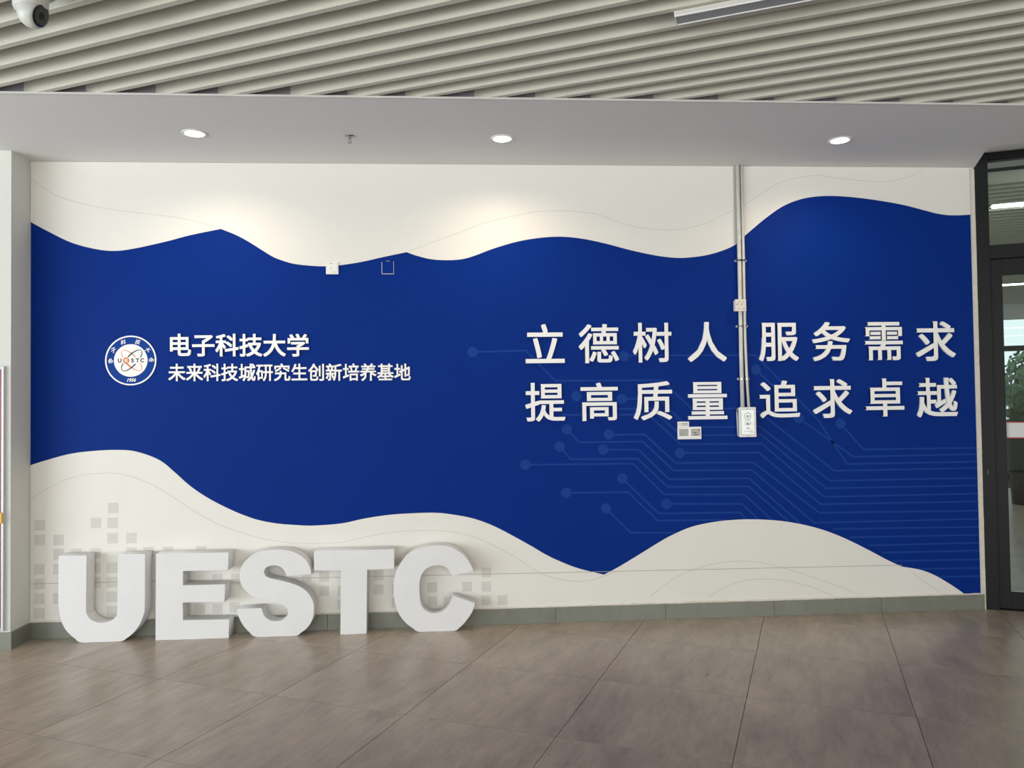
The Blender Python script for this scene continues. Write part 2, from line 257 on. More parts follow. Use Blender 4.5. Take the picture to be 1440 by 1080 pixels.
# ------------------------------------------------------------------ materials
M = {}
M['paint'] = mat('white_wall_paint', srgb(210, 211, 205), 0.75, spec=0.3, bump=0.05, bscale=140)
M['soffit'] = mat('white_soffit_paint', srgb(226, 225, 223), 0.8, spec=0.25, bump=0.04, bscale=60)
M['print_white'] = mat('cream_vinyl_print', srgb(225, 223, 216), 0.55, spec=0.4, bump=0.10, bscale=55, var=0.012, vscale=3)
M['print_blue'] = mat('deep_blue_vinyl_print', srgb(0, 42, 124), 0.55, spec=0.08, bump=0.06, bscale=40, var=0.03, vscale=1.5)
M['print_trace'] = mat('pale_blue_printed_line', srgb(22, 62, 138), 0.55, spec=0.08, var=0.02)
M['print_line'] = mat('fine_grey_printed_line', srgb(200, 197, 188), 0.6, var=0.03)
M['print_square'] = mat('pale_grey_printed_square', srgb(205, 203, 196), 0.6, var=0.03, vscale=20)
M['seam'] = mat('grey_wallpaper_seam', srgb(168, 164, 154), 0.8, var=0.05)  # plain grey tone of the horizontal wallpaper joint
M['char'] = mat('white_raised_acrylic', srgb(238, 238, 236), 0.4, spec=0.5, var=0.01)
M['foam'] = mat('white_painted_foam_board', srgb(222, 222, 222), 0.6, spec=0.35, var=0.02, vscale=5, bump=0.05, bscale=30)
M['skirt'] = tile_mat('grey_skirting_tile', srgb(114, 117, 106), 0.10, 0.4)
M['grout'] = mat('dark_grout', srgb(62, 56, 50), 0.9, var=0.1, vscale=40)
M['floor'] = tile_mat('taupe_cement_porcelain', srgb(165, 152, 137), 0.25, 0.31)
M['slat'] = mat('cream_metal_baffle', srgb(200, 198, 184), 0.5, spec=0.3, var=0.02, vscale=4, stretch=(1, 1, 1), bump=0.03, bscale=20)
M['void'] = mat('dark_ceiling_void', srgb(70, 70, 74), 0.9, var=0.1, vscale=3)
M['lip'] = mat('white_edge_trim', srgb(200, 198, 192), 0.6, var=0.02)
M['dark_alu'] = mat('anthracite_door_frame', srgb(13, 16, 17), 0.45, metal=0.0, spec=0.25, var=0.06, vscale=12, bump=0.04, bscale=90)
M['black'] = mat('black_plastic', srgb(16, 16, 18), 0.25, spec=0.6, var=0.05)
M['gasket'] = mat('black_rubber_gasket', srgb(10, 10, 11), 0.6, var=0.05)
M['galv'] = mat('pale_conduit_plastic', srgb(208, 208, 200), 0.38, spec=0.5, var=0.08, vscale=18, bump=0.06, bscale=30)
M['trunk'] = mat('grey_cable_trunk', srgb(160, 162, 160), 0.5, var=0.05, vscale=10)
M['steel'] = mat('brushed_steel_plate', srgb(206, 212, 208), 0.35, metal=0.25, spec=0.5, var=0.04, vscale=30)
M['ivory'] = mat('ivory_plastic', srgb(222, 216, 202), 0.4, var=0.02)
M['wplastic'] = mat('white_plastic', srgb(230, 230, 226), 0.35, var=0.01)
M['camwhite'] = mat('off_white_camera_shell', srgb(196, 198, 192), 0.4, var=0.01)
M['ink'] = mat('dark_printing_ink', srgb(46, 48, 46), 0.6, var=0.05)
M['inkgrey'] = mat('grey_printing_ink', srgb(120, 126, 122), 0.6, var=0.05)
M['lcd'] = mat('grey_display_window', srgb(108, 112, 102), 0.25, spec=0.6, var=0.06, vscale=60)
M['lcd_dark'] = mat('dark_display_mark', srgb(44, 52, 40), 0.4, var=0.05)
M['lampface'] = mat('lit_downlight_lens', (1, 1, 1, 1), 0.4, emit=(1.0, 0.94, 0.86, 1), estr=14.0)
M['chrome'] = mat('chrome', srgb(150, 150, 150), 0.2, metal=1.0, var=0.05)
M['lampgrey'] = mat('unlit_grey_diffuser', srgb(150, 153, 155), 0.45, var=0.01)
M['red'] = mat('red_enamel_door', srgb(150, 22, 30), 0.3, spec=0.5, var=0.04)
M['greyframe'] = mat('pale_blue_grey_frame', srgb(196, 204, 210), 0.4, metal=0.2, var=0.03)
M['yellow'] = mat('yellow_handle', srgb(222, 168, 48), 0.4, var=0.04)
M['orange'] = mat('orange_emblem_ink', srgb(214, 122, 62), 0.5, var=0.02)
M['navy'] = mat('navy_emblem_ink', srgb(44, 50, 72), 0.5, var=0.02)
M['emblem_blue'] = mat('bright_blue_emblem_ink', srgb(20, 62, 142), 0.55, spec=0.08, var=0.03)
M['caulk'] = mat('rough_white_caulk', srgb(214, 208, 196), 0.8, var=0.08, vscale=30, bump=0.5, bscale=60)
M['leaf'] = mat('green_leaf', srgb(58, 96, 52), 0.55, var=0.3, vscale=8)
M['leaf2'] = mat('pale_green_leaf', srgb(120, 158, 110), 0.55, var=0.3, vscale=8)
M['trunkwood'] = mat('bark', srgb(82, 66, 50), 0.9, var=0.2, vscale=14)
M['soil'] = mat('outdoor_paving', srgb(150, 150, 142), 0.9, var=0.1)
M['decal'] = mat('white_safety_band', srgb(196, 198, 196), 0.5, var=0.01)
M['decal_red'] = mat('red_safety_band_edge', srgb(176, 52, 46), 0.5, var=0.02)
M['lamp_on'] = mat('lit_tube', (1, 1, 1, 1), 0.4, emit=(0.95, 1.0, 1.0, 1), estr=11.0)
def glass_mat():
    m = bpy.data.materials.new('door_glass'); m.use_nodes = True
    nt = m.node_tree; n = nt.nodes; n.clear()
    out = n.new('ShaderNodeOutputMaterial'); tr = n.new('ShaderNodeBsdfTransparent'); gl = n.new('ShaderNodeBsdfGlossy')
    tr.inputs['Color'].default_value = (0.90, 0.94, 0.92, 1); gl.inputs['Roughness'].default_value = 0.02
    mx = n.new('ShaderNodeMixShader'); fr = n.new('ShaderNodeFresnel'); fr.inputs['IOR'].default_value = 1.5
    nt.links.new(fr.outputs[0], mx.inputs[0]); nt.links.new(tr.outputs[0], mx.inputs[1]); nt.links.new(gl.outputs[0], mx.inputs[2])
    nt.links.new(mx.outputs[0], out.inputs['Surface'])
    return m
M['glass'] = glass_mat()

# ------------------------------------------------------------------ the room shell
# mural wall, pier on the left
box('wall_back', M['paint'], -0.3, W, 0.0, 0.16, 0.0, 3.9, kind='structure')
box('wall_left', M['paint'], -4.6, 0.0, -0.2312, 0.0, 0.0, 3.9, kind='structure')
YE = -1.205                                     # front edge of the soffit
n1 = Vector((6.5925, -0.4633, 0)); n0 = Vector((W + 0.006, 0.0, 0)); n2 = n1 + B*4.6
bm = bmesh.new()
xr = n2.x
prism(bm, [Vector((-4.6, YE, H)), Vector((xr, YE, H)), Vector((xr, min(n2.y, YE-0.4), H)) if n2.y < YE else Vector((xr, n2.y, H))] if False else
      [Vector((-4.6, YE, H)), n1 + B*((n1.y-YE)/0.41637) + Vector((0, 0, H)), n1 + Vector((0, 0, H)), n0 + Vector((0, 0, H)), Vector((-4.6, 0.0, H))], (0, 0, 0.012))
sof = obj('ceiling_soffit', bm, M['soffit'], kind='structure')
bm = bmesh.new()
xe = (n1 + B*((n1.y-YE)/0.41637)).x
add_box(bm, -4.6, xe, YE-0.003, YE+0.006, H-0.001, H+0.0060)
obj('edge_trim', bm, M['lip'], sof)
# dark upstand above the soffit edge where the slats end
M['upstand'] = mat('dark_grey_painted_upstand', srgb(150, 147, 152), 0.9, var=0.05)
box('ceiling_upstand', M['upstand'], -4.6, 11.5, YE+0.036, YE+0.08, H+0.012, 3.9, kind='structure')
# flat ceiling in front of the glazed screen, a little higher than the soffit
bm = bmesh.new(); zc = 3.385
prism(bm, [n1 + A*0.0 + Vector((0, 0, zc)), n1 + B*4.6 + Vector((0, 0, zc)), n1 + B*4.6 + A*0.75 + Vector((0, 0, zc)), n1 + A*0.75 + B*0.0 + Vector((0, 0, zc))], (0, 0, 0.02))
obj('trim_1', bm, M['soffit'], kind='structure')

# main ceiling: dark deck and hanging slats running along the building grid
ceil = box('ceiling', M['void'], -4.6, 12.0, -12.8, YE+0.05, 3.72, 3.8, kind='structure')
ZS = H + 0.010
PITCH, SW, SH = 0.1500, 0.036, 0.105
fas = YE + 0.036
pos = [-0.812, -0.673, -0.515, -0.372, -0.205, -0.071, 0.065, 0.23, 0.376, 0.512, 0.666, 0.827, 0.968, 1.125, 1.287, 1.425, 1.568]
front = []
dx_rot = (TS - TH)
for k in range(-48, 30):
    front.append(k)
for k in front:
    # a: coordinate across the slats of the slat's near face (positive = further back)
    a = pos[k] if 0 <= k < 17 else (pos[0] + k*PITCH if k < 0 else pos[16] + (k-16)*PITCH)
    a0, a1 = a, a + SW
    def cut(av):  # where the line at av meets the upstand plane
        b_ = (av*SA.y - fas)/(-SB.y)
        return b_
    pts = []
    ends = []
    for av in (a0, a1):
        b_ = cut(av)
        b_lo = max(b_, (-4.6 - av*SA.x)/SB.x)
        ends.append(b_lo)
    def right(av): return min((12.0 - av*SA.x)/SB.x, (-12.8 - av*SA.y)/SB.y)
    r0, r1 = right(a0), right(a1)
    if min(r0, r1) - max(ends) < 0.05: continue
    bm = bmesh.new()
    c = 0.003
    prof = [(a0, ZS+SH), (a0, ZS+c), (a0+c, ZS), (a1-c, ZS), (a1, ZS+c), (a1, ZS+SH)]
    def en(av, lo):
        f_ = (av-a0)/SW
        b_ = (ends[0] + (ends[1]-ends[0])*f_) if lo else (r0 + (r1-r0)*f_)
        return SA*av + SB*b_
    lo = [bm.verts.new(en(av, True) + Vector((0, 0, z))) for av, z in prof]
    hi = [bm.verts.new(en(av, False) + Vector((0, 0, z))) for av, z in prof]
    bm.faces.new(lo); bm.faces.new(list(reversed(hi)))
    for i in range(6): bm.faces.new((lo[i], hi[i], hi[(i+1) % 6], lo[(i+1) % 6]))
    obj('slat', bm, M['slat'], ceil)

# hall walls outside the frame, with wide openings for the daylight
def holed_wall(name, m, p0, p1, thick, z1, holes):
    """wall between two ground points with rectangular openings (s0,s1,z0,z1)"""
    d = (Vector(p1)-Vector(p0)); L_ = d.length; rz = math.atan2(d.y, d.x)
    bm = bmesh.new(); s = 0.0
    for (s0, s1, a_, b_) in holes:
        if s0 > s: add_box(bm, s, s0, 0, thick, 0, z1)
        if a_ > 0: add_box(bm, s0, s1, 0, thick, 0, a_)
        add_box(bm, s0, s1, 0, thick, b_, z1)
        s = s1
    if s < L_: add_box(bm, s, L_, 0, thick, 0, z1)
    o = obj(name, bm, m, kind='structure'); o.location = (p0[0], p0[1], 0); o.rotation_euler = (0, 0, rz)
    return o
holed_wall('wall_outer_left', M['paint'], (-4.65, -13.0), (-4.65, -0.0), 0.15, 3.9, [(1.4, 5.9, 0.2, 3.2), (6.3, 11.2, 0.2, 3.2)])
holed_wall('wall_rear', M['paint'], (12.1, -12.8), (-4.7, -12.8), 0.2, 3.9, [(1.3, 6.8, 0.2, 3.15), (10.2, 15.8, 0.2, 3.15)])
box('wall_right', M['paint'], 12.0, 12.15, -12.8, -2.0, 0, 3.9, kind='structure')

# floor: dark grout bed and 80 cm tiles on the building grid, cut at the mural wall
def clip(poly, nx, ny, d):
    out = []
    for i in range(len(poly)):
        p_, q = poly[i], poly[(i+1) % len(poly)]
        fp, fq = p_[0]*nx + p_[1]*ny - d, q[0]*nx + q[1]*ny - d
        if fp <= 0: out.append(p_)
        if (fp < 0 < fq) or (fq < 0 < fp):
            t = fp/(fp-fq); out.append((p_[0]+(q[0]-p_[0])*t, p_[1]+(q[1]-p_[1])*t))
    return out
bm = bmesh.new()
add_box(bm, -4.6, 16.5, -12.8, 16.0, -0.05, -0.004)
floor = obj('floor', bm, M['grout'], kind='structure')
def to_xy(b_, a_): v = B*b_ + A*a_; return (v.x, v.y)
rest = bmesh.new()
for i in range(-12, 18):
    for j in range(-17, 18):
        b0, a0 = 1.466 + 0.8*i, -0.314 + 0.8*j
        g = 0.0016
        poly = [to_xy(b0+g, a0+g), to_xy(b0+0.8-g, a0+g), to_xy(b0+0.8-g, a0+0.8-g), to_xy(b0+g, a0+0.8-g)]
        cx = sum(q[0] for q in poly)/4; cy = sum(q[1] for q in poly)/4
        if cx < -4.2 or cx > 14.5 or cy < -12.4: continue
        inside_room = (a0 >= 2.86 and b0 + 0.8 > 6.2)
        if inside_room:
            if a0 > 11.5 or b0 > 11: continue
            poly = clip(poly, -B.x, -B.y, -6.20)
        elif a0 + 0.8 > 2.9 and b0 > 6.1 or a0 + 0.4 < 2.86:
            poly = clip(poly, 0, 1, -0.0005)
            if b0 + 0.8 > 6.2 and a0 > 2.86: continue
        else:
            poly = clip(poly, 0, 1, -0.0005)
        if len(poly) > 2 and cy < 0.8 and cx < 0.4:
            poly = clip(poly, 0, 1, -0.0005) if cx > 0.2 else clip(poly, 0, 1, -0.0005)
        if len(poly) < 3: continue
        if cx < -0.4:
            poly = clip(poly, 0, 1, -0.2315)
            if len(poly) < 3: continue
        ar = abs(sum(poly[k][0]*poly[(k+1) % len(poly)][1] - poly[(k+1) % len(poly)][0]*poly[k][1] for k in range(len(poly))))/2
        if ar < 0.002: continue
        near = (-2.2 < cx < 9.0 and cy > -4.6) or (inside_room and cy < 6 and cx > 7)
        if near and not (inside_room and b0 < 6.0 and a0 > 5.6):
            bm = bmesh.new()
            prism(bm, [Vector((x, y, -0.004)) for x, y in poly], (0, 0, 0.004))
            obj('tile', bm, M['floor'], floor)
        else:
            prism(rest, [Vector((x, y, -0.004)) for x, y in poly], (0, 0, 0.004))
obj('tile_field', rest, M['floor'], floor, kind='stuff')

# skirting tiles and caulk
SK = 0.112
sk = empty('baseboard_back'); tag(sk, kind='structure')
xs = [0.0, 0.41, 1.21, 2.01, 2.81, 3.61, 4.405, 5.204, 6.004, W-0.012]
for x0, x1 in zip(xs, xs[1:]):
    box('skirting_tile', M['skirt'], x0+0.0012, x1-0.0012, -0.014, 0.0, 0.0, SK, sk, bevel=0.001)
bm = bmesh.new(); x = 0.0
random.seed(3)
while x < W - 0.03:
    w_ = random.uniform(0.03, 0.12); h_ = random.uniform(0.003, 0.010)
    add_box(bm, x, min(x+w_, W-0.02), -0.012-random.uniform(0, 0.004), -0.001, SK-0.001, SK+h_); x += w_
obj('caulk_line', bm, M['caulk'], sk)
sl = empty('baseboard_left'); tag(sl, kind='structure')
box('skirting_tile', M['skirt'], 0.0, 0.014, -0.2312, -0.015, 0.0, SK, sl, bevel=0.001)
for x0, x1 in ((-0.8, 0.014), (-1.6, -0.802), (-2.4, -1.602)):
    box('skirting_tile', M['skirt'], x0, x1, -0.2452, -0.2314, 0.0, SK, sl, bevel=0.001)

# ------------------------------------------------------------------ printed mural
mural = empty('wall_mural', (0, 0, 0))
tag(mural, 'deep blue mural with cream waves, faint circuit lines and grey squares covering the wall', 'mural')
top = catmull(D['top'], False, sharp=D['top_sharp'])
bot = catmull(D['bot'], False, sharp=D['bot_sharp'])
top[0] = (0.003, top[0][1]); bot[0] = (0.003, bot[0][1])
XR0, XR1 = top[-1][0], bot[-1][0]
xr_m = W - 0.035
outline('blue_field', [[(0.003, 0.95), (xr_m, 0.115), (xr_m, 2.97), (0.003, 2.97)] if False else [(0.003, 0.115), (xr_m, 0.115), (xr_m, 3.12), (0.003, 3.12)]], -0.0020, -0.0002, M['print_blue'], mural)
top[-1] = (xr_m, top[-1][1])
outline('upper_wave', [top + [(xr_m, H-0.002), (0.003, H-0.002)]], -0.0040, -0.0024, M['print_white'], mural)
bot[-1] = (bot[-1][0], 0.1135)
outline('lower_wave', [bot + [(0.003, 0.1135)]], -0.0040, -0.0024, M['print_white'], mural)

def ribbon(bm, pts, w, y0, y1):
    P = [Vector((q[0], q[1])) for q in pts]; L_, R_ = [], []
    for i in range(len(P)):
        t0 = (P[i]-P[i-1]).normalized() if i else (P[1]-P[0]).normalized()
        t1 = (P[i+1]-P[i]).normalized() if i < len(P)-1 else t0
        n0_ = Vector((-t0.y, t0.x)); n1_ = Vector((-t1.y, t1.x)); nn = (n0_+n1_).normalized()
        k = w/2/max(0.5, nn.dot(n0_)); L_.append(P[i]+nn*k); R_.append(P[i]-nn*k)
    for i in range(len(P)-1):
        prism(bm, [Vector((L_[i].x, y0, L_[i].y)), Vector((L_[i+1].x, y0, L_[i+1].y)), Vector((R_[i+1].x, y0, R_[i+1].y)), Vector((R_[i].x, y0, R_[i].y))], (0, y1-y0, 0))
for l in D['wave']:
    bm = bmesh.new(); ribbon(bm, catmull(l, False, sharp=[]), 0.0038, -0.0048, -0.0041)
    obj('wave_line', bm, M['print_line'], mural)
bm = bmesh.new(); ribbon(bm, D['seam'], 0.0035, -0.0054, -0.0049); obj('seam', bm, M['seam'], mural)
for x0, z0, x1, z1 in D['squares']:
    box('printed_square', M['print_square'], x0, x1, -0.0047, -0.0041, z0, z1, mural)
for discs, l in D['trace']:
    bm = bmesh.new()
    l = [(min(q[0], xr_m-0.002), q[1]) for q in l]
    if len(l) > 2 or abs(l[0][0]-l[-1][0]) > 0.05: ribbon(bm, l, 0.0125, -0.0023, -0.0021)
    for q in discs: add_cyl(bm, (q[0], -0.0021, q[1]), (q[0], -0.0024 if len(l) else -0.0023, q[1]), 0.037, seg=28)
    obj('circuit_trace', bm, M['print_trace'], mural)

# ------------------------------------------------------------------ raised lettering
ORD = ['first', 'second', 'third', 'fourth', 'fifth', 'sixth', 'seventh', 'eighth', 'ninth', 'tenth', 'eleventh', 'twelfth', 'thirteenth', 'fourteenth']
for i, (ch, x0, z0, x1, z1) in enumerate(D['chars']):
    row = 'upper' if i < 8 else 'lower'
    o = text_mesh('slogan_character', ch, M['char'], bbox=(x0, z0, x1, z1), y=-0.0026, depth=0.014, weight=0.0115)
    tag(o, 'large white raised character %s, %s from the left in the %s slogan row' % (ch, ORD[i % 8], row), 'character', 'large slogan characters on the right of the mural')
def em_line(body, q0, q1, qb, qt, weight, name, what, grp, depth):
    n_ = len(body); x0, x1 = q0[0], q1[0]; pitch = (x1-x0)/n_; h_ = (qt[1]-qb[1])
    # measure every glyph in em units so that the line keeps the font's own spacing
    for i, ch in enumerate(body):
        me = glyph_mesh(name, ch, weight)
        em = pitch/EM
        zb = qb[1] + (q1[1]-q0[1])*(i/n_)
        for v in me.vertices:
            v.co = (x0 + pitch*i + v.co.x*em, -0.0026 - depth*(v.co.z + 0.5), zb + (v.co.y + 0.085*EM)*em*(h_/pitch/0.93))
        me.materials.append(M['char'])
        o = bpy.data.objects.new(name, me); link(o)
        tag(o, '%s white raised character %s, %s from the left in the %s' % (what, ch, ORD[i], grp[0]), 'character', grp[1])
cu = bpy.data.curves.new('temp', 'FONT'); cu.size = 1.0; cu.body = '一一'
me = curve_mesh(cu, 'temp'); xs_ = sorted(v.co.x for v in me.vertices); w2 = xs_[-1]-xs_[0]
cu.body = '一'; me2 = curve_mesh(cu, 'temp'); xs_ = sorted(v.co.x for v in me2.vertices); w1 = xs_[-1]-xs_[0]
EM = w2 - w1
print('EM', EM)
a_, b_, c_, d_ = D['line1']
em_line('电子科技大学', a_, b_, c_, d_, 0.019, 'title_character', 'bold', ('title line beside the emblem', 'bold title characters beside the emblem'), 0.012)
a_, b_, c_, d_ = D['line2']
em_line('未来科技城研究生创新培养基地', a_, b_, c_, d_, 0.015, 'subtitle_character', 'small', ('subtitle line under the title', 'small subtitle characters under the title'), 0.008)

# round university emblem
(ex, ez), (exl, _), (exr, _) = D['logo']
R = (exr-exl)/2
emb = empty('round_emblem', (ex, -0.0026, ez)); tag(emb, 'round white and blue university emblem with orbit rings left of the title', 'emblem')
def disc(name, r, y0, y1, m, r_in=0.0):
    bm = bmesh.new()
    if r_in:
        add_lathe(bm, [(r_in, 0), (r, 0), (r, y0-y1), (r_in, y0-y1), (r_in, 0)], (0, y0, 0), 64, Matrix.Rotation(PI/2, 3, 'X'))
    else: add_cyl(bm, (0, y0, 0), (0, y1, 0), r, seg=64)
    return obj(name, bm, m, emb)
disc('backing_disc', R*0.96, 0.0, -0.004, M['emblem_blue'])
disc('outer_ring', R, 0.0, -0.0052, M['char'], R*0.945)
disc('inner_disc', R*0.655, -0.004, -0.0052, M['char'])
def orbit(name, m, ang, w0, lab, a_=0.545, b_=0.205, gaps=()):
    n_ = 72; c_, s_ = math.cos(ang), math.sin(ang); halves = {1: bmesh.new(), -1: bmesh.new()}
    def pt(t, k): 
        x, z = (a_+k)*math.cos(t), (b_+k)*math.sin(t)
        return Vector(((0.04 + x*c_ - z*s_)*R, 0, (x*s_ + z*c_)*R))
    for i in range(n_):
        t0, t1 = 2*PI*i/n_, 2*PI*(i+1)/n_
        tm = (t0+t1)/2
        zc_ = pt(tm, 0).z/R
        if abs(zc_) < 0.13: continue
        bm = halves[1 if zc_ > 0 else -1]
        w_ = w0*(0.6 + 0.8*abs(math.sin(tm)))
        q = [pt(t0, -w_), pt(t1, -w_), pt(t1, w_), pt(t0, w_)]
        prism(bm, [v + Vector((0, -0.0053, 0)) for v in q], (0, -0.0006, 0))
    for hm in halves.values():
        o = obj(name, hm, m, emb); o['label'] = lab
orbit('orbit_ring', M['navy'], math.radians(47), 0.019, 'dark orbit ring')
orbit('orbit_ring', M['orange'], math.radians(133), 0.013, 'orange orbit ring')
def etext(name, body, m, cx, cz, h_, **k):
    return text_mesh(name, body, m, emb, center=(cx*R, cz*R), height=h_*R, y=-0.0053, depth=0.0008, **k)
etext('letter', 'U', M['navy'], -0.43, 0.0, 0.165, weight=0.035)
etext('letter', 'S', M['navy'], 0.07, 0.0, 0.165, weight=0.035)
etext('letter', 'T', M['navy'], 0.265, 0.0, 0.165, weight=0.035)
etext('letter', 'C', M['navy'], 0.45, 0.0, 0.165, weight=0.035)
bm = bmesh.new(); add_cyl(bm, (-0.175*R, -0.0053, 0), (-0.175*R, -0.0062, 0), 0.125*R, seg=32); od = obj('orange_ball', bm, M['orange'], emb)
text_mesh('letter', 'e', M['char'], od, center=(-0.175*R, 0.0), height=0.13*R, y=-0.0062, depth=0.0008, weight=0.012)
bm = bmesh.new(); ribbon(bm, [(-0.20*R, -0.10*R), (0.0, -0.27*R)], 0.05*R, -0.0062, -0.0053); obj('ball_tail', bm, M['orange'], emb)
text_mesh('founding_year', '1956', M['char'], emb, center=(0.03*R, -0.785*R), height=0.135*R, y=-0.004, depth=0.0012, weight=0.02, shear=0.35)
for ch, ang in zip('电子科技大学', (181, 148, 112, 70, 33, 0.5)):
    t = math.radians(ang)
    text_mesh('emblem_character', ch, M['char'], emb, center=(0.795*R*math.cos(t), 0.795*R*math.sin(t)), height=0.19*R, y=-0.004, depth=0.0012, weight=0.012, shear=0.2, rot=(t-PI/2)*0.45)

# ------------------------------------------------------------------ big standing letters
YF, YB = -0.136, -0.018
def big(letter, key, label, sharp=None, deg=38):
    pts = catmull(D[key], True, sharp_deg=deg, sharp=sharp, sub=6) if key in 'USC' else [tuple(q) for q in D[key]]
    zmin = sorted(q[1] for q in D[key])[1]
    # the foot of each letter stands flat on the tiles
    pts = [(x, max(0.0005, z - zmin)) for x, z in pts]
    o = outline('standing_letter', [pts], YF, YB, M['foam'], bevel=0.0018)
    tag(o, label, 'letter', 'big white letters standing on the floor')
    return o
big('U', 'U', 'big white block letter U on the floor, nearest the left corner')
big('E', 'E', 'big white block letter E on the floor between the U and the S')
big('S', 'S', 'big white block letter S on the floor between the E and the T')
big('T', 'Tee', 'big white block letter T on the floor between the S and the C')
big('C', 'C', 'big white block letter C on the floor, farthest right of the letters')

# ------------------------------------------------------------------ conduits and boxes on the wall
def tube_obj(name, pts, r, m, parent=None): return obj(name, add_tube(bmesh.new(), pts, r), m, parent, smooth=True)
cl = tube_obj('conduit_pipe', [(4.993, -0.022, H-0.001), (4.993, -0.022, 2.30), (4.992, -0.022, 1.9), (4.994, -0.024, 1.515)], 0.0145, M['galv'])
tag(cl, 'thick pale conduit pipe down the wall, left one of the pair', 'pipe')
cr = tube_obj('conduit_pipe', [(5.0245, -0.020, H-0.001), (5.0245, -0.020, 2.30), (5.0245, -0.020, 2.0), (5.030, -0.021, 1.75), (5.040, -0.024, 1.515)], 0.0105, M['galv'])
tag(cr, 'thinner pale conduit pipe down the wall, right one of the pair', 'pipe')
tr = box('cable_trunk', M['trunk'], 4.967, 4.979, -0.020, -0.004, 2.71, H-0.001, bevel=0.002)
tag(tr, 'narrow grey cable trunk beside the pipes, ending above the blue', 'trunking')
for z, x0, x1 in ((2.584, 4.965, 5.052), (2.104, 4.965, 5.052), (1.72, 4.968, 5.056)):
    s = empty('pipe_saddle', (0, 0, z))
    zs_ = {2.584: 'highest', 2.104: 'middle', 1.72: 'lowest'}[z]
    tag(s, 'small metal saddle clip over the two pipes, %s of the three' % zs_, 'clip', 'saddle clips on the pipes')
    bm = bmesh.new()
    for cx, r in ((4.993, 0.0165), (5.0245 + (0.007 if z < 1.8 else 0), 0.0125)):
        cy = -0.022 if r > 0.015 else -0.020
        for k in range(12):
            t0, t1 = PI*k/12, PI*(k+1)/12
            q = [(cx + r*math.cos(t0), cy - r*math.sin(t0)), (cx + r*math.cos(t1), cy - r*math.sin(t1))]
            prism(bm, [Vector((q[0][0], q[0][1], -0.006)), Vector((q[1][0], q[1][1], -0.006)), Vector((q[1][0], q[1][1], 0.006)), Vector((q[0][0], q[0][1], 0.006))],
                  ((q[0][0]+q[1][0]-2*cx)*0.06, (q[0][1]+q[1][1]-2*cy)*0.06, 0))
        for sx in (-1, 1):
            add_box(bm, cx+sx*r-0.0008, cx+sx*r+0.0008, cy, -0.003, -0.006, 0.006)
    obj('strap', bm, M['chrome'], s)
    bm = bmesh.new(); add_box(bm, x0-0.002, x1, -0.0046, -0.0028, -0.007, 0.007); obj('base_strip', bm, M['galv'], s)
    bm = bmesh.new(); add_cyl(bm, (x0+0.003, -0.0046, 0), (x0+0.003, -0.009, 0), 0.004, seg=10); obj('screw', bm, M['chrome'], s)
# small junction box
jb = empty('junction_box', (0, 0, 0)); tag(jb, 'small square ivory junction box halfway down the pipes', 'electrical box')
box('back_box', M['wplastic'], 4.948, 5.024, -0.040, -0.003, 2.212, 2.291, jb, bevel=0.003)
box('cover_plate', M['ivory'], 4.945, 5.027, -0.052, -0.0405, 2.209, 2.296, jb, bevel=0.003)
bm = bmesh.new()
for cx in (4.967, 4.997):
    for dx, dz in ((-0.004, 0.0), (0.006, 0.012), (-0.009, -0.004)):
        add_box(bm, cx+dx-0.0016, cx+dx+0.0016, -0.0525, -0.0518, 2.262+dz-0.004, 2.262+dz+0.004)
obj('socket_slots', bm, M['ink'], jb)
box('printed_mark', M['ink'], 4.962, 4.978, -0.0525, -0.0518, 2.226, 2.2285, jb); box('printed_mark', M['ink'], 5.000, 5.017, -0.0525, -0.0518, 2.226, 2.230, jb)
bm = bmesh.new(); add_cyl(bm, (5.035, -0.02, 2.0), (5.046, -0.02, 2.0), 0.004, seg=8); 
bm.free()
# control box with key switches
cb = empty('control_box', (0, 0, 0)); tag(cb, 'pale metal key switch box at the foot of the pipes', 'electrical box')
box('back_box', M['steel'], 4.960, 5.078, -0.045, -0.003, 1.303, 1.509, cb, bevel=0.002)
box('rim_plate', M['wplastic'], 4.957, 5.081, -0.0555, -0.0455, 1.299, 1.514, cb, bevel=0.002)
box('plate_groove', M['inkgrey'], 4.9675, 5.0715, -0.0560, -0.0556, 1.3135, 1.5005, cb)
box('face_plate', M['steel'], 4.970, 5.069, -0.0575, -0.0561, 1.316, 1.498, cb, bevel=0.0008)
def ring(bm, cx, cz, r, w, y, a0=0, a1=2*PI, n_=32, d=0.0006, dash=False):
    for k in range(n_):
        if dash and k % 2: continue
        t0, t1 = a0+(a1-a0)*k/n_, a0+(a1-a0)*(k+1)/n_
        q = [Vector((cx+rr*math.cos(t), y, cz+rr*math.sin(t))) for rr, t in ((r-w, t0), (r+w, t0), (r+w, t1), (r-w, t1))]
        prism(bm, q, (0, -d, 0))
bm = bmesh.new(); ring(bm, 5.018, 1.449, 0.024, 0.0016, -0.0577); obj('upper_dial', bm, M['inkgrey'], cb)
bm = bmesh.new(); ring(bm, 5.019, 1.397, 0.023, 0.0022, -0.0577, 0, PI, 14, dash=True); add_box(bm, 4.996, 5.010, -0.0583, -0.0577, 1.391, 1.395); add_box(bm, 5.028, 5.042, -0.0583, -0.0577, 1.391, 1.395); obj('lower_dial', bm, M['inkgrey'], cb)
for cx, cz in ((5.018, 1.449), (5.019, 1.394)):
    bm = bmesh.new(); add_cyl(bm, (cx, -0.0575, cz), (cx, -0.062, cz), 0.0085, seg=20)
    k_ = obj('key_switch', bm, M['black'], cb)
    box('key_slot', M['chrome'], cx-0.0006, cx+0.0006, -0.0625, -0.0621, cz-0.004, cz+0.004, k_)
box('indicator', M['black'], 5.008, 5.030, -0.0595, -0.0576, 1.361, 1.3655, cb)
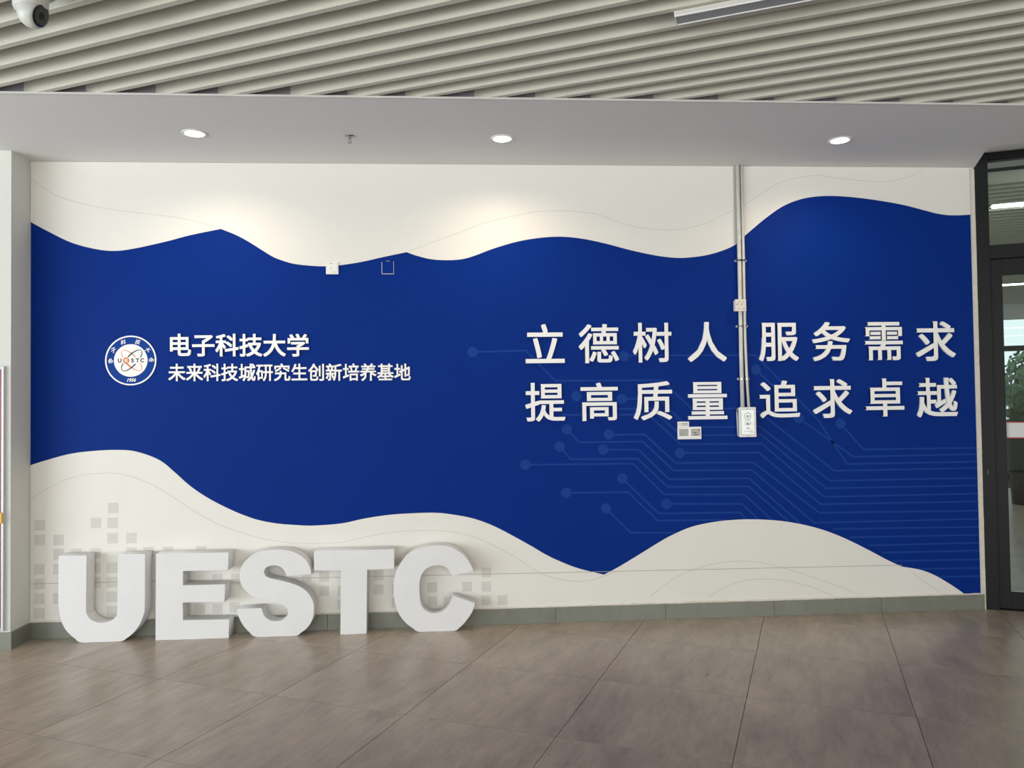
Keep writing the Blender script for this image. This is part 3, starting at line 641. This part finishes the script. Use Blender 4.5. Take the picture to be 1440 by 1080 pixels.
bm = bmesh.new()
for k in range(6): add_box(bm, 4.990+k*0.0115, 4.990+k*0.0115+random.uniform(0.004, 0.009), -0.0581, -0.0577, 1.339, 1.3425)
add_box(bm, 5.012, 5.058, -0.0581, -0.0577, 1.3545, 1.3555)
for k in range(4): add_box(bm, 5.024+k*0.0095, 5.024+k*0.0095+0.006, -0.0581, -0.0577, 1.332, 1.3345)
obj('printed_mark', bm, M['inkgrey'], cb)
for zz in (1.3065, 1.5055):
    bm = bmesh.new(); add_cyl(bm, (5.019, -0.0555, zz), (5.019, -0.0575, zz), 0.0026, seg=12); obj('screw', bm, M['ink'], cb)
bm = bmesh.new(); add_cyl(bm, (4.959, -0.02, 1.488), (4.945, -0.02, 1.488), 0.009, seg=16); obj('side_knob', bm, M['chrome'], cb)
bm = bmesh.new(); add_cyl(bm, (4.951, -0.020, 1.480), (4.957, -0.016, 1.31), 0.002, seg=8); obj('side_rod', bm, M['chrome'], cb)
# twin display switch plate and sticker
sp = empty('thermostat_plate', (0, 0, 0)); tag(sp, 'white twin switch plate with two grey displays under the lower slogan row', 'switch')
box('plate', M['wplastic'], 4.5157, 4.6903, -0.0145, -0.003, 1.2877, 1.3776, sp, bevel=0.003)
for x0, x1, nm in ((4.5265, 4.5935, 'left'), (4.614, 4.681, 'right')):
    s_ = box('display', M['lcd'], x0, x1, -0.0158, -0.0146, 1.312, 1.363, sp, bevel=0.0006)
    bm = bmesh.new()
    if nm == 'left':
        add_box(bm, x0+0.004, x0+0.012, -0.0162, -0.0158, 1.323, 1.330); add_box(bm, x0+0.026, x0+0.031, -0.0162, -0.0158, 1.319, 1.329)
        for k in range(4): add_box(bm, x0+0.008+0.013*k, x0+0.0088+0.013*k, -0.0162, -0.0158, 1.335, 1.356)
    else:
        add_box(bm, x1-0.014, x1-0.003, -0.0162, -0.0158, 1.352, 1.360); add_box(bm, x0+0.018, x0+0.036, -0.0162, -0.0158, 1.332, 1.339)
        add_box(bm, x0+0.024, x0+0.048, -0.0162, -0.0158, 1.316, 1.322); add_box(bm, x0+0.045, x0+0.052, -0.0162, -0.0158, 1.333, 1.337)
    obj('display_mark', bm, M['lcd_dark'], s_)
st = box('notice_sticker', M['wplastic'], 4.518, 4.602, -0.0062, -0.0030, 1.3785, 1.4155)
tag(st, 'small white printed sticker just above the twin switch plate', 'sticker')
bm = bmesh.new()
for zz in (1.403, 1.391):
    x = 4.546
    while x < 4.592:
        w_ = random.uniform(0.003, 0.006); add_box(bm, x, x+w_, -0.0066, -0.0062, zz-0.0032, zz+0.0032); x += w_+0.0013
obj('printed_text', bm, M['inkgrey'], st)
bm = bmesh.new(); ring(bm, 4.533, 1.397, 0.0075, 0.0013, -0.0062, n_=20, d=0.0004); obj('printed_icon', bm, M['orange'], st)
# white plate on the upper wave edge
wp = empty('sensor_plate', (0, 0, 0)); tag(wp, 'small square white plate on the edge of the upper wave', 'switch plate')
box('plate', M['wplastic'], 2.0165, 2.1035, -0.013, -0.0042, 2.4915, 2.577, wp, bevel=0.003)
box('inner_panel', M['wplastic'], 2.033, 2.094, -0.0146, -0.0132, 2.503, 2.560, wp, bevel=0.0008)
bm = bmesh.new(); add_box(bm, 2.052, 2.054, -0.0150, -0.0146, 2.527, 2.5405); add_box(bm, 2.0541, 2.062, -0.0150, -0.0146, 2.5385, 2.5405); obj('printed_mark', bm, M['inkgrey'], wp)
box('printed_mark', M['inkgrey'], 2.042, 2.064, -0.0136, -0.0130, 2.564, 2.568, wp); box('printed_mark', M['inkgrey'], 2.062, 2.084, -0.0150, -0.0146, 2.5065, 2.5085, wp)
# blank plate papered over in blue
op = empty('blank_plate', (0, 0, 0)); tag(op, 'square blank plate papered over in blue right of the white plate', 'cover plate')
box('plate', M['print_blue'], 2.409, 2.488, -0.0085, -0.0024, 2.497, 2.584, op, bevel=0.002)
bm = bmesh.new()
add_box(bm, 2.405, 2.4088, -0.0052, -0.0022, 2.497, 2.580, 0); add_box(bm, 2.4885, 2.4915, -0.0052, -0.0022, 2.500, 2.584)
add_box(bm, 2.407, 2.4915, -0.0055, -0.0022, 2.4925, 2.4968); add_box(bm, 2.436, 2.462, -0.0052, -0.0022, 2.5845, 2.587)
obj('torn_paper_edge', bm, M['print_line'], op)

# ------------------------------------------------------------------ ceiling fittings
for (x, y, r, lab) in ((1.310, -0.603, 0.066, 'lit round recessed downlight nearest the left pier'), (3.243, -0.556, 0.066, 'lit round recessed downlight over the middle of the wall'),
                       (5.486, -0.581, 0.066, 'lit round recessed downlight over the right part of the wall')):
    t = empty('downlight', (x, y, H)); tag(t, lab, 'ceiling light', 'recessed downlights in the soffit')
    bm = bmesh.new(); add_lathe(bm, [(r*0.86, -0.001), (r*0.90, -0.006), (r*1.12, -0.005), (r*1.16, -0.0005), (r*0.86, -0.0005)], seg=40); obj('trim_ring', bm, M['wplastic'], t, smooth=True)
    bm = bmesh.new(); add_lathe(bm, [(0, -0.0075), (r*0.55, -0.0070), (r*0.86, -0.0045), (r*0.86, -0.001), (0, -0.001)], seg=40); obj('lens', bm, M['lampface'], t, smooth=True)
    l = bpy.data.lights.new('downlight_beam', 'SPOT'); l.energy = 52; l.color = (1.0, 0.80, 0.62); l.spot_size = math.radians(154); l.spot_blend = 1.0; l.shadow_soft_size = 0.05
    lo_ = bpy.data.objects.new('downlight_beam', l); link(lo_); lo_.parent = t; lo_.location = (0, 0, -0.012)
# sprinkler
s = empty('sprinkler_head', (2.270, -0.580, H)); tag(s, 'small metal pendent sprinkler head under the soffit', 'sprinkler')
bm = bmesh.new(); add_lathe(bm, [(0, 0), (0.030, -0.001), (0.026, -0.006), (0.010, -0.008), (0, -0.008)], seg=24); obj('escutcheon', bm, M['chrome'], s, smooth=True)
bm = bmesh.new(); add_cyl(bm, (0, 0, -0.007), (0, 0, -0.020), 0.007, seg=12)
for sx in (-1, 1): add_tube(bm, [(sx*0.006, 0, -0.018), (sx*0.013, 0, -0.028), (sx*0.010, 0, -0.040), (sx*0.002, 0, -0.047)], 0.0017, 8)
obj('frame_arms', bm, M['chrome'], s)
bm = bmesh.new(); add_cyl(bm, (0, 0, -0.020), (0, 0, -0.045), 0.0022, seg=8); obj('glass_bulb', bm, M['red'], s)
bm = bmesh.new(); add_cyl(bm, (0, 0, -0.047), (0, 0, -0.0485), 0.013, seg=16); obj('deflector', bm, M['chrome'], s)
# unlit linear light between the slats
ll = empty('linear_light', (0, 0, 0)); tag(ll, 'unlit linear light with grey diffuser set among the ceiling slats', 'ceiling light')
ll.rotation_euler = (0, 0, -TS)
def sl_xy(a, b_): return a, b_
u0 = 3.9228*SB.x + (-2.2123)*SB.y; a_l = 3.9228*SA.x + (-2.2123)*SA.y
u1 = u0 + 2.4; w_l = 0.088
box('housing', M['lip'], u0, u1, a_l, a_l+w_l, H-0.012, H+0.008, ll, bevel=0.001)
box('diffuser', M['lampgrey'], u0+0.006, u1-0.006, a_l+0.007, a_l+w_l-0.007, H-0.0145, H-0.0122, ll)
box('edge_lip', M['wplastic'], u0, u1, a_l, a_l+0.006, H-0.018, H-0.0122, ll)
box('edge_lip', M['wplastic'], u0, u1, a_l+w_l-0.006, a_l+w_l, H-0.018, H-0.0122, ll)
box('end_cap', M['wplastic'], u0-0.003, u0-0.0002, a_l, a_l+w_l, H-0.018, H+0.008, ll)
# security camera
cc = empty('security_camera', (1.232, -2.315, ZS)); tag(cc, 'white turret security camera hanging from the slats, top left', 'camera')
bm = bmesh.new(); add_lathe(bm, [(0, 0), (0.090, 0), (0.095, -0.006), (0.095, -0.024), (0.086, -0.033), (0.07, -0.034), (0, -0.034)], seg=40); obj('mount_ring', bm, M['camwhite'], cc, smooth=False)
bm = bmesh.new(); add_lathe(bm, [(0, -0.034), (0.066, -0.034), (0.067, -0.040), (0.065, -0.062), (0.064, -0.092), (0.060, -0.104), (0, -0.104)], (0, 0, 0), 40); obj('housing', bm, M['camwhite'], cc, smooth=True)
nrm = Vector((0.93, -0.14, -0.36)).normalized(); q3 = nrm.to_track_quat('Z', 'Y').to_matrix()
bc = Vector((0.012, -0.004, -0.118))
bm = bmesh.new(); rb = 0.058
prof = [(0, -rb)] + [(rb*math.cos(t), rb*math.sin(t)) for t in [-PI/2 + (PI/2 + 0.62)*k/12 for k in range(1, 13)]] + [(0, rb*math.sin(0.62))]
add_lathe(bm, prof, bc, 36, q3); ball = obj('eyeball', bm, M['camwhite'], cc, smooth=True)
bm = bmesh.new(); add_lathe(bm, [(0, rb*0.57), (rb*0.74, rb*0.57), (rb*0.74, rb*0.64), (rb*0.60, rb*0.68), (0, rb*0.68)], bc, 36, q3); obj('lens_window', bm, M['black'], ball)
bm = bmesh.new(); add_lathe(bm, [(0, rb*0.68), (rb*0.25, rb*0.68), (rb*0.22, rb*0.72), (0, rb*0.73)], bc, 24, q3); obj('lens', bm, M['gasket'], ball)
vc = (Vector((2.9645, -5.566, 0)) - Vector((1.232, -2.33, 0))).normalized(); rt = Vector((-vc.y, vc.x, 0))
bm = bmesh.new()
for k, (w_, zz) in enumerate(((0.021, -0.063), (0.017, -0.070))):
    c0 = vc*0.0652 - rt*0.026*1; tgt = Vector((c0.x, c0.y, zz)); dirn = (Vector((tgt.x, tgt.y, 0))).normalized(); tn = Vector((-dirn.y, dirn.x, 0))
    base_ = dirn*0.0655 + Vector((0, 0, zz))
    prism(bm, [base_ - tn*w_*0.5 + Vector((0, 0, -0.002)), base_ + tn*w_*0.5 + Vector((0, 0, -0.002)), base_ + tn*w_*0.5 + Vector((0, 0, 0.002)), base_ - tn*w_*0.5 + Vector((0, 0, 0.002))], dirn*0.0006)
obj('printed_label', bm, M['inkgrey'], cc)

# ------------------------------------------------------------------ fire cabinet on the left pier
fc = empty('fire_cabinet', (0, 0, 0)); tag(fc, 'tall red cabinet with pale frame on the left pier, cut off by the edge', 'cabinet')
fy = -0.2316
for x0, x1, z0, z1 in ((-0.048, -0.033, 0.125, 1.851), (-0.80, -0.78, 0.125, 1.851)):
    box('frame_stile', M['greyframe'], x0, x1, fy-0.022, fy, z0, z1, fc, bevel=0.002)
for z0, z1 in ((1.831, 1.851), (0.125, 0.145)):
    box('frame_rail', M['greyframe'], -0.7795, -0.0485, fy-0.0232, fy, z0, z1, fc, bevel=0.002)
dr = box('cabinet_door', M['red'], -0.7785, -0.0485, fy-0.0225, fy-0.001, 0.1465, 1.8295, fc, bevel=0.002)
box('handle', M['yellow'], -0.066, -0.034, fy-0.036, fy-0.0225, 0.824, 0.895, fc, bevel=0.004)

# ------------------------------------------------------------------ glazed screen and door on the right (local u along the building grid)
P0 = (W, 0.0, 0.0)
door = empty('door_1', P0, -TH); tag(door, kind='structure')
def dbox(name, m, u0, u1, v0, v1, z0, z1, parent=None, bevel=0.0015): return box(name, m, u0, u1, v0, v1, z0, z1, parent or door, bevel)
dbox('post', M['dark_alu'], 0.004, 0.090, -0.01, 0.11, 0.0, 3.384)
dbox('head_rail', M['dark_alu'], 0.0905, 3.4, -0.005, 0.10, 3.332, 3.380)
dbox('transom_bar', M['dark_alu'], 0.0905, 3.4, -0.005, 0.10, 2.590, 2.690)
dbox('post', M['dark_alu'], 1.99, 2.08, -0.01, 0.11, 0.0, 3.33)
dbox('transom_gasket', M['gasket'], 0.0905, 1.99, 0.030, 0.052, 3.322, 3.332, bevel=0)
dbox('transom_glass', M['glass'], 0.0905, 1.989, 0.036, 0.044, 2.6905, 3.3215, bevel=0)
for k, (u0, u1) in enumerate(((0.093, 1.037), (1.043, 1.987))):
    lf = empty('door_leaf', (0, 0, 0)); lf.parent = door
    b = lambda nm, m, *a, bv=0.002: box(nm, m, *a, lf, bevel=bv)
    b('stile', M['dark_alu'], u0, u0+0.076, 0.012, 0.062, 0.010, 2.583)
    b('stile', M['dark_alu'], u1-0.076, u1, 0.012, 0.062, 0.010, 2.583)
    b('top_rail', M['dark_alu'], u0+0.0765, u1-0.0765, 0.012, 0.062, 2.468, 2.583)
    b('bottom_rail', M['dark_alu'], u0+0.0765, u1-0.0765, 0.012, 0.062, 0.010, 0.136)
    b('glass', M['glass'], u0+0.0765, u1-0.0765, 0.033, 0.041, 0.1362, 2.4678, bv=0)
    b('safety_band', M['decal'], u0+0.077, u1-0.077, 0.0315, 0.0328, 1.266, 1.372, bv=0)
    b('band_edge', M['decal_red'], u0+0.077, u1-0.077, 0.0312, 0.0328, 1.372, 1.379, bv=0)
    b('band_edge', M['decal_red'], u0+0.077, u1-0.077, 0.0312, 0.0328, 1.259, 1.266, bv=0)
dbox('side_panel', M['paint'], 2.08, 5.2, 0.0, 0.10, 0.0, 3.33)
dbox('threshold', M['dark_alu'], 0.0905, 1.99, -0.004, 0.08, 0.0, 0.007)
dbox('lock_cover', M['black'], 0.034, 0.046, -0.0125, -0.0102, 0.99, 1.03)
# chipped plaster edge between mural and post
bm = bmesh.new(); random.seed(5); z = 0.0
while z < H-0.02:
    h_ = random.uniform(0.03, 0.16); add_box(bm, W-0.030, W+0.003+random.uniform(0, 0.003), -0.006-random.uniform(0, 0.003), 0.0, z, min(z+h_, H-0.01)); z += h_
obj('trim_2', bm, M['caulk'], kind='structure')

# ------------------------------------------------------------------ the room behind the glass
room = empty('ceiling_inner', P0, -TH); tag(room, kind='structure')
box('deck', M['void'], 0.0, 8.5, 0.2, 10.4, 3.62, 3.70, room)
box('bulkhead', M['soffit'], 0.0, 8.5, 0.2, 0.62, 3.42, 3.46, room)
bm = bmesh.new()
v = 0.66
while v < 10.3:
    if not any(abs(v - q) < 0.11 for q in (1.55, 4.55, 7.4)): add_box(bm, 0.0, 8.5, v, v+0.03, 3.30, 3.40)
    v += 0.15
obj('slat_field', bm, M['slat'], room, kind='stuff')
for v, lab in ((1.55, 'lit linear light behind the glass, nearest the door'), (4.55, 'lit linear light behind the glass, middle one'), (7.4, 'lit linear light behind the glass, farthest one')):
    t = empty('linear_light', P0, -TH); tag(t, lab, 'ceiling light', 'lit linear lights in the inner room')
    box('housing', M['wplastic'], 0.4, 8.0, v-0.06, v+0.06, 3.31, 3.37, t)
    box('tube', M['lamp_on'], 0.42, 7.98, v-0.045, v+0.045, 3.296, 3.309, t)
wi = box('wall_inner_left', M['paint'], -0.16, 0.0, 0.20, 10.5, 0.0, 3.7, kind='structure'); wi.location = P0; wi.rotation_euler = (0, 0, -TH)
wn = empty('window_1', P0, -TH); tag(wn, kind='structure')
VW = 10.4
box('top_band', M['paint'], 0.0, 8.5, VW, VW+0.15, 3.02, 3.7, wn)
for u in (0.0, 1.2, 2.05, 3.05, 4.05, 5.05, 6.05, 7.05, 8.4):
    box('mullion', M['dark_alu'], u, u+0.09, VW, VW+0.12, 0.0, 3.02, wn)
for z0, z1 in ((2.42, 2.52), (1.02, 1.08), (0.0, 0.12)):
    box('rail', M['dark_alu'], 0.0, 8.49, VW+0.01, VW+0.11, z0, z1, wn)
box('pane', M['glass'], 0.0, 8.49, VW+0.055, VW+0.062, 0.12, 3.02, wn)
# tall planter with clipped bush, seen through the door glass
pl = empty('potted_bush', (W + B.x*1.74 + A.x*6.6, B.y*1.74 + A.y*6.6, 0)); tag(pl, 'dark rounded bush in a tall black planter behind the door glass', 'plant')
bm = bmesh.new(); add_lathe(bm, [(0, 0), (0.20, 0), (0.27, 1.05), (0.24, 1.05), (0.22, 0.98), (0, 0.98)], seg=28); obj('planter', bm, M['black'], pl, smooth=False)
bm = bmesh.new(); add_cyl(bm, (0, 0, 0.98), (0, 0, 1.2), 0.02, seg=8); obj('stem', bm, M['trunkwood'], pl)
def leaf_ball(name, c, r, n_, m, parent, size, seed):
    random.seed(seed); bm = bmesh.new()
    for _ in range(n_):
        d = Vector((random.gauss(0, 1), random.gauss(0, 1), random.gauss(0, 1))).normalized()
        q = Vector(c) + Vector((d.x*r[0], d.y*r[1], d.z*r[2]))*random.uniform(0.72, 1.0)
        t = d.orthogonal().normalized(); t.rotate(Matrix.Rotation(random.uniform(0, 6.28), 3, d)); w = d.cross(t)
        n2 = (d*random.uniform(0.2, 0.9)); s_ = size*random.uniform(0.7, 1.3)
        a = bm.verts.new(q); b_ = bm.verts.new(q + t*s_*0.35 + w*s_*0.5 + n2*s_*0.2); c_ = bm.verts.new(q + w*s_ + n2*s_*0.5); e = bm.verts.new(q - t*s_*0.35 + w*s_*0.5 + n2*s_*0.2)
        bm.faces.new((a, b_, c_, e))
    return obj(name, bm, m, parent)
leaf_ball('foliage', (0, 0, 1.32), (0.19, 0.19, 0.17), 900, M['leaf'], pl, 0.06, 11)
# greenery and paving beyond the far window
gr = empty('garden_paving', P0, -TH); tag(gr, kind='structure')
box('paving', M['soil'], -4.0, 16.0, VW+0.3, VW+14, -0.08, -0.03, gr)
for u, v, hh, m_, lab, sd in ((1.6, 13.2, 2.6, 'leaf2', 'pale green tree outside the far window, nearest the door post', 1), (4.0, 15.0, 2.9, 'leaf', 'dark green tree outside the far window, middle one', 2), (6.6, 15.6, 3.3, 'leaf', 'tall green tree outside the far window, farthest right', 3)):
    q = Vector(P0) + B*u + A*v
    t = empty('garden_tree', (q.x, q.y, -0.03)); tag(t, lab, 'tree', 'trees outside the far window')
    bm = bmesh.new(); add_cyl(bm, (0, 0, 0), (0.05, 0, hh*0.5), 0.09, 0.05, seg=8); obj('trunk', bm, M['trunkwood'], t)
    leaf_ball('foliage', (0, 0, hh*0.55), (1.0, 1.0, hh*0.45), 2600, M[m_], t, 0.16, sd)
